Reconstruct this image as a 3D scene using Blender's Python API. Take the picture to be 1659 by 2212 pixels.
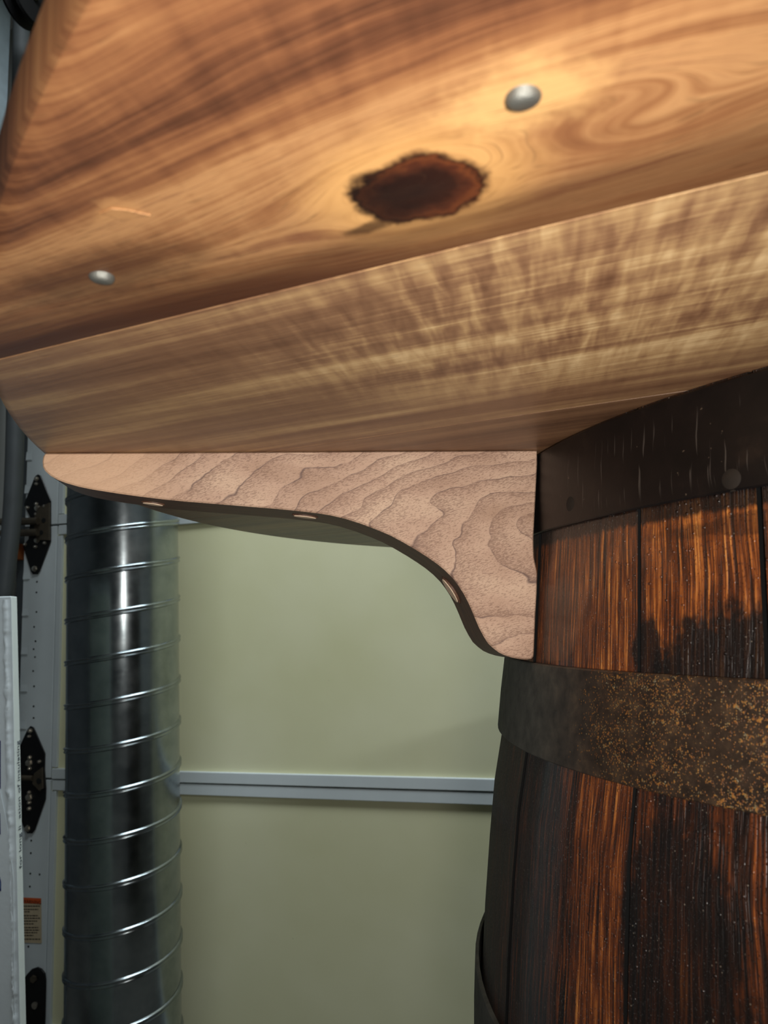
import bpy, bmesh, math, random
from mathutils import Vector, Matrix
random.seed(7)
for o in list(bpy.data.objects): bpy.data.objects.remove(o)
SC = bpy.context.scene
C = SC.collection
R = math.radians
# ------------------------------------------------------------------ camera
EYE = Vector((0, 0, 0.80))
FPX = 1647.1
FW = Vector((0.13735, 0.97982, 0.14524)); RT_ = Vector((0.99039, -0.13342, -0.03653)); UP = Vector((0.01642, -0.14886, 0.98872))
cd = bpy.data.cameras.new('camera'); cam = bpy.data.objects.new('camera', cd); C.objects.link(cam)
m3 = Matrix((RT_, UP, -FW)).transposed()
cam.matrix_world = Matrix.Translation(EYE) @ m3.to_4x4()
cd.sensor_fit = 'AUTO'; cd.sensor_width = 36; cd.lens = FPX / 2212 * 36; cd.clip_start = 0.005
cd.dof.use_dof = True; cd.dof.focus_distance = 0.43; cd.dof.aperture_fstop = 23
SC.camera = cam
# ------------------------------------------------------------------ world, lights, exposure
W = bpy.data.worlds.new('world'); SC.world = W; W.use_nodes = True
W.node_tree.nodes['Background'].inputs[0].default_value = (0.55, 0.65, 0.75, 1)
W.node_tree.nodes['Background'].inputs[1].default_value = 0.05
SC.view_settings.view_transform = 'Standard'; SC.view_settings.look = 'None'
SC.view_settings.gamma = 1; SC.view_settings.use_curve_mapping = False
SC.view_settings.exposure = 0.0

def spot(name, loc, tgt, power, color, size, ang, blend):
    l = bpy.data.lights.new(name, 'SPOT'); o = bpy.data.objects.new(name, l); C.objects.link(o)
    o.location = loc; l.energy = power; l.color = color; l.shadow_soft_size = size
    l.spot_size = R(ang); l.spot_blend = blend
    o.rotation_euler = (Vector(tgt) - Vector(loc)).to_track_quat('-Z', 'Y').to_euler(); return o
def area(name, loc, tgt, power, color, sx, sy):
    l = bpy.data.lights.new(name, 'AREA'); o = bpy.data.objects.new(name, l); C.objects.link(o)
    o.location = loc; l.energy = power; l.color = color; l.shape = 'RECTANGLE'; l.size = sx; l.size_y = sy
    o.rotation_euler = (Vector(tgt) - Vector(loc)).to_track_quat('-Z', 'Y').to_euler(); return o
spot('phone_flash', (0.015, -0.06, 0.775), (0.0, 1.0, 0.95), 7.5, (1.0, 0.96, 0.90), 0.025, 105, 1.0)
area('shop_light', (0.05, 0.85, 2.38), (0.05, 0.95, 0), 33, (0.88, 0.96, 1.0), 1.2, 0.3)
area('shop_light', (0.9, -1.6, 2.38), (0.9, -1.6, 0), 22, (0.86, 0.95, 1.0), 1.2, 0.12)

# ------------------------------------------------------------------ geometry of the place, metres
AX, AY = 0.4039, 0.3683            # barrel axis
ZU = 0.8844                        # underside of the tabletop
DY, DYAW = 1.4522, -0.4379         # garage door plane
DN = Vector((-math.sin(DYAW), math.cos(DYAW), 0)); DT = Vector((math.cos(DYAW), math.sin(DYAW), 0))
def ray(x, y): return FW + RT_ * ((x - 829.5) / FPX) - UP * ((y - 1106) / FPX)
def on_z(x, y, z=ZU):
    d = ray(x, y); return EYE + d * ((z - EYE.z) / d.z)
def on_y(x, y, Y):
    d = ray(x, y); return EYE + d * (Y / d.y)
def door_sz(x, y):
    d = ray(x, y); P = EYE + d * (DY / d.dot(DN)); return P.dot(DT), P.z
FL = -0.07
def D(s, z, o=0): return DT * s + DN * (DY - o) + Vector((0, 0, z))

# ------------------------------------------------------------------ object helpers
def link(name, me, mat=None, parent=None):
    o = bpy.data.objects.new(name, me); C.objects.link(o)
    if mat is not None and me is not None and len(me.materials) == 0: me.materials.append(mat)
    if parent is not None: o.parent = parent
    return o
def tag(o, label=None, cat=None, group=None, kind=None):
    if label: o['label'] = label
    if cat: o['category'] = cat
    if group: o['group'] = group
    if kind: o['kind'] = kind
    return o
def empty(name, loc, label=None, cat=None, kind=None):
    o = bpy.data.objects.new(name, None); C.objects.link(o); o.location = loc; o.empty_display_size = .05
    return tag(o, label, cat, None, kind)
def mesh(name, vs, fs, smooth=False):
    me = bpy.data.meshes.new(name); me.from_pydata([tuple(v) for v in vs], [], fs); me.validate()
    bm = bmesh.new(); bm.from_mesh(me); bmesh.ops.recalc_face_normals(bm, faces=bm.faces); bm.to_mesh(me); bm.free()
    if smooth:
        for p in me.polygons: p.use_smooth = True
    me.update(); return me
def smooth_by_angle(me, deg=35):
    for p in me.polygons: p.use_smooth = True
    bm = bmesh.new(); bm.from_mesh(me)
    for e in bm.edges:
        if len(e.link_faces) == 2 and e.calc_face_angle(0) > R(deg): e.smooth = False
    bm.to_mesh(me); bm.free(); return me
def box_frame(origin, ax, ay, az, b=0.0):
    """box from a corner origin and three edge vectors, corners chamfered by b"""
    bm = bmesh.new()
    vs = [bm.verts.new(origin + ax * i + ay * j + az * k) for i in (0, 1) for j in (0, 1) for k in (0, 1)]
    for f in ((0,1,3,2),(4,6,7,5),(0,4,5,1),(2,3,7,6),(0,2,6,4),(1,5,7,3)): bm.faces.new([vs[i] for i in f])
    bmesh.ops.recalc_face_normals(bm, faces=bm.faces)
    if b: bmesh.ops.bevel(bm, geom=list(bm.edges), offset=b, segments=2, affect='EDGES', profile=.5)
    me = bpy.data.meshes.new('box'); bm.to_mesh(me); bm.free(); return me
def dbox(s0, s1, z0, z1, o0, o1, b=0.0):
    """box on the door plane: s along the door, z up, o proud of it"""
    return box_frame(D(s0, z0, o0), DT * (s1 - s0), Vector((0, 0, z1 - z0)), -DN * (o1 - o0), b)
def prism(outline, n_dir, depth, ch=0.0):
    """outline: list of Vectors (planar), extruded along n_dir*depth, chamfer ch on both rims"""
    n = len(outline); nd = n_dir.normalized()
    def inset(d):
        r = []
        for i in range(n):
            a, b, c = outline[i-1], outline[i], outline[(i+1) % n]
            e1 = (b - a).normalized(); e2 = (c - b).normalized()
            t = (e1 + e2); t = t.normalized() if t.length > 1e-6 else e1
            r.append(b + t.cross(nd) * d * sgn)
        return r
    area_ = sum(((outline[i] - outline[0]).cross(outline[(i+1) % n] - outline[0])).dot(nd) for i in range(n))
    sgn = -1 if area_ > 0 else 1
    ins = inset(ch)
    rings = [[p for p in ins], [p + nd * ch for p in outline], [p + nd * (depth - ch) for p in outline], [p + nd * depth for p in ins]] if ch else [list(outline), [p + nd * depth for p in outline]]
    bm = bmesh.new(); V = [[bm.verts.new(p) for p in r] for r in rings]
    for k in range(len(V) - 1):
        for i in range(n): bm.faces.new((V[k][i-1], V[k][i], V[k+1][i], V[k+1][i-1]))
    from mathutils.geometry import tessellate_polygon
    e1 = nd.orthogonal().normalized(); e2 = nd.cross(e1)
    tris = tessellate_polygon([[Vector((p.dot(e1), p.dot(e2), 0)) for p in rings[0]]])
    for (i, j, k) in tris:
        for V_ in (V[0], V[-1]):
            try: bm.faces.new((V_[i], V_[j], V_[k]))
            except ValueError: pass
    bmesh.ops.recalc_face_normals(bm, faces=bm.faces)
    me = bpy.data.meshes.new('prism'); bm.to_mesh(me); bm.free(); return me
def cyl(p0, p1, r0, r1=None, n=20, prof=None):
    """cylinder / lathe between two points; prof = [(t, r)] overrides"""
    r1 = r0 if r1 is None else r1
    ax = (p1 - p0); L = ax.length; ax = ax.normalized()
    u = ax.orthogonal().normalized(); v = ax.cross(u)
    prof = prof or [(0, 0), (0, r0), (1, r1), (1, 0)]
    vs, fs = [], []
    for t, r in prof:
        for i in range(n):
            a = 2 * math.pi * i / n; vs.append(p0 + ax * (L * t) + (u * math.cos(a) + v * math.sin(a)) * max(r, 1e-5))
    for k in range(len(prof) - 1):
        for i in range(n):
            j = (i + 1) % n; fs.append((k*n+i, k*n+j, (k+1)*n+j, (k+1)*n+i))
    return smooth_by_angle(mesh('lathe', vs, fs))
def tube(pts, rad, n=14):
    vs, fs = [], []; u = None
    for k, p in enumerate(pts):
        t = (pts[min(k+1, len(pts)-1)] - pts[max(k-1, 0)]).normalized()
        u = t.orthogonal().normalized() if u is None else (u - t * u.dot(t)).normalized()
        v = t.cross(u)
        rr = rad[k] if isinstance(rad, (list, tuple)) else rad
        for i in range(n):
            a = 2 * math.pi * i / n; vs.append(p + (u * math.cos(a) + v * math.sin(a)) * rr)
    for k in range(len(pts) - 1):
        for i in range(n):
            j = (i + 1) % n; fs.append((k*n+i, k*n+j, (k+1)*n+j, (k+1)*n+i))
    fs.append(tuple(range(n))); fs.append(tuple(reversed(range((len(pts)-1)*n, len(pts)*n))))
    return smooth_by_angle(mesh('tube', vs, fs), 50)
def relocate(me, loc):
    me.transform(Matrix.Translation(-Vector(loc))); return me
def text_mesh(body, size, extrude=0.0001):
    cu = bpy.data.curves.new('txt', 'FONT'); cu.body = body; cu.size = size; cu.extrude = extrude; cu.resolution_u = 3
    o = bpy.data.objects.new('txt', cu); C.objects.link(o)
    bpy.context.view_layer.update()
    me = bpy.data.meshes.new_from_object(o.evaluated_get(bpy.context.evaluated_depsgraph_get()))
    bpy.data.objects.remove(o); bpy.data.curves.remove(cu); me.materials.clear(); return me

# ------------------------------------------------------------------ material helpers
def lin(c):
    r = []
    for x in c[:3]:
        x /= 255.0; r.append(x / 12.92 if x <= .04045 else ((x + .055) / 1.055) ** 2.4)
    return (r[0], r[1], r[2], 1)
class Mat:
    def __init__(s, name, **kw):
        s.m = bpy.data.materials.new(name); s.m.use_nodes = True; s.t = s.m.node_tree; s.L = s.t.links
        s.b = s.t.nodes['Principled BSDF']; s.set(**kw)
    def set(s, **kw):
        for k, v in kw.items():
            k = {'base': 'Base Color', 'rough': 'Roughness', 'metal': 'Metallic', 'spec': 'Specular IOR Level', 'coat': 'Coat Weight',
                 'coat_rough': 'Coat Roughness', 'normal': 'Normal', 'emit': 'Emission Color', 'emit_s': 'Emission Strength', 'aniso': 'Anisotropic'}.get(k, k)
            s.put(s.b.inputs[k], v)
        return s
    def put(s, sock, v):
        if isinstance(v, bpy.types.NodeSocket): s.L.new(v, sock)
        elif v is not None: sock.default_value = v
    def node(s, t, **kw):
        n = s.t.nodes.new(t)
        for k, v in kw.items(): setattr(n, k, v)
        return n
    def obj(s): return s.node('ShaderNodeTexCoord').outputs['Object']
    def sep(s, v):
        n = s.node('ShaderNodeSeparateXYZ'); s.L.new(v, n.inputs[0]); return n.outputs
    def com(s, x, y, z=0.0):
        n = s.node('ShaderNodeCombineXYZ')
        for i, a in enumerate((x, y, z)): s.put(n.inputs[i], a)
        return n.outputs[0]
    def M(s, op, a, b=None, c=None, clamp=False):
        n = s.node('ShaderNodeMath', operation=op); n.use_clamp = clamp
        for i, x in enumerate((a, b, c)):
            if x is not None: s.put(n.inputs[i], x)
        return n.outputs[0]
    def noise(s, v, scale=1.0, detail=2.0, rough=.5, dist=0.0, col=False):
        n = s.node('ShaderNodeTexNoise'); s.L.new(v, n.inputs['Vector'])
        n.inputs['Scale'].default_value = scale; n.inputs['Detail'].default_value = detail
        n.inputs['Roughness'].default_value = rough; n.inputs['Distortion'].default_value = dist
        return n.outputs['Color' if col else 'Fac']
    def voro(s, v, scale=1.0, feature='F1', out='Distance', rnd=1.0):
        n = s.node('ShaderNodeTexVoronoi', feature=feature); s.L.new(v, n.inputs['Vector'])
        n.inputs['Scale'].default_value = scale; n.inputs['Randomness'].default_value = rnd; return n.outputs[out]
    def ramp(s, f, stops, mode='LINEAR'):
        n = s.node('ShaderNodeValToRGB'); s.put(n.inputs[0], f); r = n.color_ramp; r.interpolation = mode
        while len(r.elements) > 1: r.elements.remove(r.elements[-1])
        for i, (p, c) in enumerate(stops):
            e = r.elements[0] if i == 0 else r.elements.new(p)
            e.position = p; e.color = c if len(c) == 4 else lin(c)
        return n.outputs[0]
    def sm(s, f, a, b):
        """smoothstep of f from a to b"""
        n = s.node('ShaderNodeMapRange'); n.interpolation_type = 'SMOOTHSTEP'; s.put(n.inputs[0], f)
        n.inputs[1].default_value = a; n.inputs[2].default_value = b; return n.outputs[0]
    def mix(s, f, a, b, mode='MIX'):
        n = s.node('ShaderNodeMix', data_type='RGBA', blend_type=mode); s.put(n.inputs[0], f)
        for k, x in ((6, a), (7, b)):
            s.put(n.inputs[k], lin(x) if isinstance(x, tuple) and len(x) == 3 else x)
        return n.outputs[2]
    def bump(s, h, strength=.3, dist=.001, nrm=None):
        n = s.node('ShaderNodeBump'); s.put(n.inputs['Height'], h); n.inputs['Strength'].default_value = strength
        n.inputs['Distance'].default_value = dist
        if nrm is not None: s.L.new(nrm, n.inputs['Normal'])
        return n.outputs[0]
def plain(name, rgb, rough=.5, metal=0.0, spec=.5, var=.12, scale=30, bump=0.15, **kw):
    m = Mat(name, rough=rough, metal=metal, spec=spec, **kw); co = m.obj()
    n = m.noise(co, scale, 4, .6)
    a = tuple(max(0, c * (1 - var)) for c in rgb); b = tuple(min(255, c * (1 + var)) for c in rgb)
    m.set(base=m.mix(n, a, b)); m.set(normal=m.bump(m.noise(co, scale * 12, 3), bump, .0005)); return m.m

# ---- walnut underside planks ------------------------------------------------------
SEAM_A, SEAM_B = on_z(0, 776), on_z(1659, 372)
GD = (SEAM_B - SEAM_A).normalized(); GA = math.atan2(GD.y, GD.x)
TC = Vector((0.4415, 0.3921, ZU)); TR = 0.5521
def grain_uv(p):
    d = p - TC; return (d.x * math.cos(GA) + d.y * math.sin(GA), -d.x * math.sin(GA) + d.y * math.cos(GA))
def walnut_plank(name, knots, stops, seed=0.0, ripple=0.0, freq=42, extra=None):
    m = Mat(name, rough=.42, spec=.45); x, y, z = m.sep(m.obj())
    ca, sa = math.cos(GA), math.sin(GA)
    u = m.M('ADD', m.M('MULTIPLY', x, ca), m.M('MULTIPLY', y, sa)); v = m.M('SUBTRACT', m.M('MULTIPLY', y, ca), m.M('MULTIPLY', x, sa))
    warp = m.noise(m.com(m.M('MULTIPLY', u, 7), m.M('MULTIPLY', v, 16), seed), 1, 3, .55)
    w = m.M('ADD', v, m.M('MULTIPLY', m.M('SUBTRACT', warp, .5), .016 if knots else .006))
    masks = []
    for (ku, kv, ka, st, fl) in knots:
        du = m.M('MULTIPLY', m.M('SUBTRACT', u, ku), st); dv = m.M('SUBTRACT', v, kv)
        r2 = m.M('ADD', m.M('ADD', m.M('MULTIPLY', du, du), m.M('MULTIPLY', dv, dv)), ka * ka * fl)
        w = m.M('SUBTRACT', w, m.M('DIVIDE', m.M('MULTIPLY', dv, ka * ka), r2)); masks.append(m.M('SQRT', r2))
    coarse = m.noise(m.com(m.M('MULTIPLY', u, 3.0), m.M('MULTIPLY', w, freq), seed + 3), 1, 2.5, .5)
    mid = m.noise(m.com(m.M('MULTIPLY', u, 5), m.M('MULTIPLY', w, freq * 4.5), seed + 9), 1, 3, .6)
    fine = m.noise(m.com(m.M('MULTIPLY', u, 40), m.M('MULTIPLY', w, 1900), seed + 5), 1, 2, .6)
    f = m.M('ADD', m.M('ADD', m.M('MULTIPLY', coarse, .72), m.M('MULTIPLY', mid, .28)), m.M('MULTIPLY', m.M('SUBTRACT', fine, .5), .24))
    if ripple:
        rp = m.noise(m.com(m.M('ADD', m.M('MULTIPLY', u, 190), m.M('MULTIPLY', v, 42)), m.M('MULTIPLY', v, 34), seed + 20), 1, 2.5, .6, .3)
        lines = m.noise(m.com(m.M('MULTIPLY', u, 16), m.M('MULTIPLY', v, 620), seed + 40), 1, 2, .6)
        cu_, cv_ = grain_uv(on_z(1330, 650)) if not knots else grain_uv(on_z(500, 150))
        d1 = m.M('MULTIPLY', m.M('SUBTRACT', u, cu_), .62); d2 = m.M('SUBTRACT', v, cv_)
        msk = m.sm(m.M('SQRT', m.M('ADD', m.M('MULTIPLY', d1, d1), m.M('MULTIPLY', d2, d2))), .095, .02)
        f = m.M('ADD', f, m.M('MULTIPLY', m.M('MULTIPLY', m.M('SUBTRACT', rp, .47), ripple), m.M('ADD', msk, .12)))
        if not knots: f = m.M('ADD', f, m.M('ADD', m.M('MULTIPLY', m.sm(lines, .55, .68), m.M('MULTIPLY', msk, .10)), m.M('MULTIPLY', msk, .05)))
    col = m.ramp(f, stops)
    if extra: col = extra(m, u, v, w, col, masks)
    pores = m.sm(m.noise(m.com(m.M('MULTIPLY', u, 130), m.M('MULTIPLY', w, 2600), seed + 7), 1, 1, .5), .62, .74)
    col = m.mix(m.M('MULTIPLY', pores, .35), col, (60, 36, 22))
    m.set(base=col, rough=m.M('ADD', m.M('MULTIPLY', fine, .22), .30))
    m.set(normal=m.bump(m.M('ADD', m.M('MULTIPLY', fine, .5), m.M('MULTIPLY', pores, -.5)), .22, .0006)); return m.m
kn = on_z(905, 412); ku, kv = grain_uv(kn)
sw = on_z(1370, 235); su_, sv_ = grain_uv(sw)
s1 = on_z(1130, 210); s2 = on_z(220, 598); g1 = on_z(255, 455)
def knot_extra(m, u, v, w, col, masks):
    n = m.noise(m.com(m.M('MULTIPLY', u, 130), m.M('MULTIPLY', v, 130), 2), 1, 3, .6)
    du = m.M('MULTIPLY', m.M('SUBTRACT', u, ku), .85); dv = m.M('SUBTRACT', v, kv)
    r = m.M('ADD', m.M('SQRT', m.M('ADD', m.M('MULTIPLY', du, du), m.M('MULTIPLY', dv, dv))), m.M('MULTIPLY', m.M('SUBTRACT', n, .5), .007))
    halo = m.M('MULTIPLY', m.sm(r, .026, .012), .55)
    col = m.mix(halo, col, (214, 164, 100))
    nk = m.noise(m.com(m.M('MULTIPLY', u, 260), m.M('MULTIPLY', v, 420), 6), 1, 3, .6)
    ring = m.ramp(m.M('ADD', m.M('DIVIDE', r, .0125), m.M('MULTIPLY', m.M('SUBTRACT', nk, .5), .35)), [(0, (30, 15, 12)), (.45, (40, 19, 13)), (.66, (70, 34, 20)), (.78, (96, 50, 26)), (.86, (40, 19, 12)), (1, (84, 46, 26))])
    ring = m.mix(m.M('MULTIPLY', m.sm(m.M('SUBTRACT', u, ku), .004, -.009), .8), ring, (22, 11, 9))
    col = m.mix(m.sm(r, .0128, .0106), col, ring)
    # dark crack hooking round the lower left of the knot
    hk = on_z(800, 490); ha, hb = grain_uv(hk)
    du = m.M('MULTIPLY', m.M('SUBTRACT', u, ha), .38); dv = m.M('SUBTRACT', v, hb)
    rh = m.M('ADD', m.M('SQRT', m.M('ADD', m.M('MULTIPLY', du, du), m.M('MULTIPLY', dv, dv))), m.M('MULTIPLY', m.M('SUBTRACT', n, .5), .004))
    col = m.mix(m.M('MULTIPLY', m.sm(rh, .0028, .0008), .8), col, (38, 18, 12))
    # dark heart band that runs along the glued joint
    jv = grain_uv(SEAM_A)[1]
    d = m.M('SUBTRACT', jv, v)
    nn = m.noise(m.com(m.M('MULTIPLY', u, 9), m.M('MULTIPLY', v, 120), 12), 1, 3, .6)
    band = m.sm(m.M('ADD', d, m.M('MULTIPLY', m.M('SUBTRACT', nn, .5), .03)), .030, .002)
    col = m.mix(m.M('MULTIPLY', band, m.M('ADD', .68, m.M('MULTIPLY', m.sm(u, ku + .01, ku - .07), .20))), col, (62, 32, 18))
    a2, b2 = grain_uv(s2)
    du = m.M('MULTIPLY', m.M('SUBTRACT', u, a2), .35); dv = m.M('SUBTRACT', v, b2)
    r = m.M('ADD', m.M('SQRT', m.M('ADD', m.M('MULTIPLY', du, du), m.M('MULTIPLY', dv, dv))), m.M('MULTIPLY', m.M('SUBTRACT', n, .5), .012))
    col = m.mix(m.M('MULTIPLY', m.sm(r, .016, .004), .6), col, (50, 28, 18))
    for q, k, c in ((s1, .0125, (216, 172, 112)), (g1, .005, (176, 130, 84))):
        a2, b2 = grain_uv(q)
        du = m.M('MULTIPLY', m.M('SUBTRACT', u, a2), .7); dv = m.M('SUBTRACT', v, b2)
        r = m.M('ADD', m.M('SQRT', m.M('ADD', m.M('MULTIPLY', du, du), m.M('MULTIPLY', dv, dv))), m.M('MULTIPLY', m.M('SUBTRACT', n, .5), .014))
        col = m.mix(m.M('MULTIPLY', m.sm(r, k, k * .3), .55), col, c)
    return col
W_KNOT = walnut_plank('knotty_walnut', [(ku, kv, .0125, .62, .15), (su_, sv_, .011, .75, 1.1)],
    [(.30, (52, 32, 22)), (.39, (88, 54, 36)), (.46, (118, 76, 49)), (.53, (138, 94, 60)), (.62, (168, 124, 82)), (.72, (122, 80, 54))], 1.3, 0.10, 52, knot_extra)
W_FIG = walnut_plank('figured_walnut', [],
    [(.24, (74, 47, 34)), (.38, (108, 75, 54)), (.5, (136, 100, 72)), (.62, (176, 140, 98)), (.78, (222, 190, 142))], 5.1, 0.50, 40)
W_PLAIN = walnut_plank('plain_walnut', [],
    [(.24, (74, 50, 36)), (.4, (112, 80, 57)), (.55, (142, 106, 76)), (.75, (178, 142, 102))], 8.7, 0.5, 40)

# ---- corbel walnut ----------------------------------------------------------------
CY0, CT = 0.364, 0.031
SPX = 1000.0 * CY0 / FPX          # metres per 1000 px, about, on the corbel face
def corbel_mat():
    m = Mat('pale_cathedral_walnut', rough=.55, spec=.3); x, y, z = m.sep(m.obj())
    o = on_y(1250, 1140, CY0)
    cr = on_y(1161, 979, CY0)         # object origin
    k = 4525.0
    X = m.M('MULTIPLY', m.M('SUBTRACT', x, o.x - cr.x), k); Z = m.M('MULTIPLY', m.M('SUBTRACT', z, o.z - cr.z), k)
    nz = m.noise(m.com(m.M('MULTIPLY', X, .0042), m.M('MULTIPLY', Z, .009), 4.2), 1, 1.0, .5)
    nz2 = m.noise(m.com(m.M('MULTIPLY', X, .016), m.M('MULTIPLY', Z, .022), 8.2), 1, 1.5, .5)
    Zc = m.M('SUBTRACT', Z, m.M('MULTIPLY', m.M('MINIMUM', m.M('ADD', X, 160), 0), .28))
    below = m.M('MULTIPLY', m.M('LESS_THAN', Zc, 0), -.45)
    Zs = m.M('MULTIPLY', Zc, m.M('ADD', below, 1.0))
    f = m.M('SQRT', m.M('ADD', m.M('DIVIDE', m.M('MULTIPLY', X, X), 9.0), m.M('MULTIPLY', Zs, Zs)))
    f = m.M('ADD', f, m.M('ADD', m.M('MULTIPLY', m.M('SUBTRACT', nz, .5), 95), m.M('MULTIPLY', m.M('SUBTRACT', nz2, .5), 24)))
    ft = m.M('ADD', m.M('DIVIDE', f, 37), .0)
    s = m.M('FRACT', ft)
    idx = m.noise(m.com(m.M('MULTIPLY', m.M('FLOOR', ft), 3.7), 0.0, 0.0), 1, 0)
    line = m.M('MAXIMUM', m.sm(s, .95, .995), m.sm(s, .035, .0))
    lvar = m.sm(m.noise(m.com(m.M('MULTIPLY', X, .012), m.M('MULTIPLY', Z, .012), 14), 1, 2, .5), .30, .62)
    th = R(-16)
    pu = m.M('ADD', m.M('MULTIPLY', X, math.cos(th)), m.M('MULTIPLY', Z, -math.sin(th)))
    pv = m.M('ADD', m.M('MULTIPLY', X, math.sin(th)), m.M('MULTIPLY', Z, math.cos(th)))
    pn = m.noise(m.com(m.M('MULTIPLY', pu, .085), m.M('MULTIPLY', pv, .40), 1.1), 1, 1.0, .6, .15)
    pn2 = m.noise(m.com(m.M('MULTIPLY', pu, .16), m.M('MULTIPLY', pv, .62), 6.1), 1, 1.0, .6, .15)
    pn = m.M('MAXIMUM', pn, pn2)
    dens = m.M('ADD', m.M('MULTIPLY', m.M('POWER', s, 1.5), .12), m.M('MULTIPLY', m.M('SUBTRACT', idx, .5), .10))
    pore = m.sm(m.M('ADD', pn, dens), .605, .70)
    grey = m.noise(m.com(m.M('MULTIPLY', X, .006), m.M('MULTIPLY', Z, .012), 9), 1, 3, .5)
    base = m.ramp(grey, [(.3, (166, 134, 112)), (.5, (183, 151, 129)), (.7, (196, 166, 142))])
    base = m.mix(m.M('MULTIPLY', m.M('POWER', s, 2.2), .34), base, (146, 116, 100))
    base = m.mix(m.M('MULTIPLY', pore, .50), base, (98, 68, 54))
    left = m.sm(X, -830, -1050)
    base = m.mix(m.M('MULTIPLY', left, .75), base, (208, 170, 138))
    base = m.mix(m.M('MULTIPLY', m.M('MULTIPLY', line, lvar), m.M('SUBTRACT', .68, m.M('MULTIPLY', left, .5))), base, (84, 64, 62))
    m.set(base=base, normal=m.bump(m.M('MULTIPLY', pore, -1), .25, .0004)); return m.m
W_CORB = corbel_mat()
def edge_mat():  # darker copy of the corbel walnut: the band's grazing shade put into its colour
    m = Mat('shaded_walnut_edge', rough=.5, spec=.35); x, y, z = m.sep(m.obj())
    n = m.noise(m.com(m.M('MULTIPLY', x, 60), m.M('MULTIPLY', y, 500), m.M('MULTIPLY', z, 60)), 1, 3, .6)
    m.set(base=m.ramp(n, [(.3, (72, 50, 40)), (.6, (96, 68, 52)), (.8, (118, 86, 66))])); return m.m
W_EDGE = edge_mat()

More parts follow.
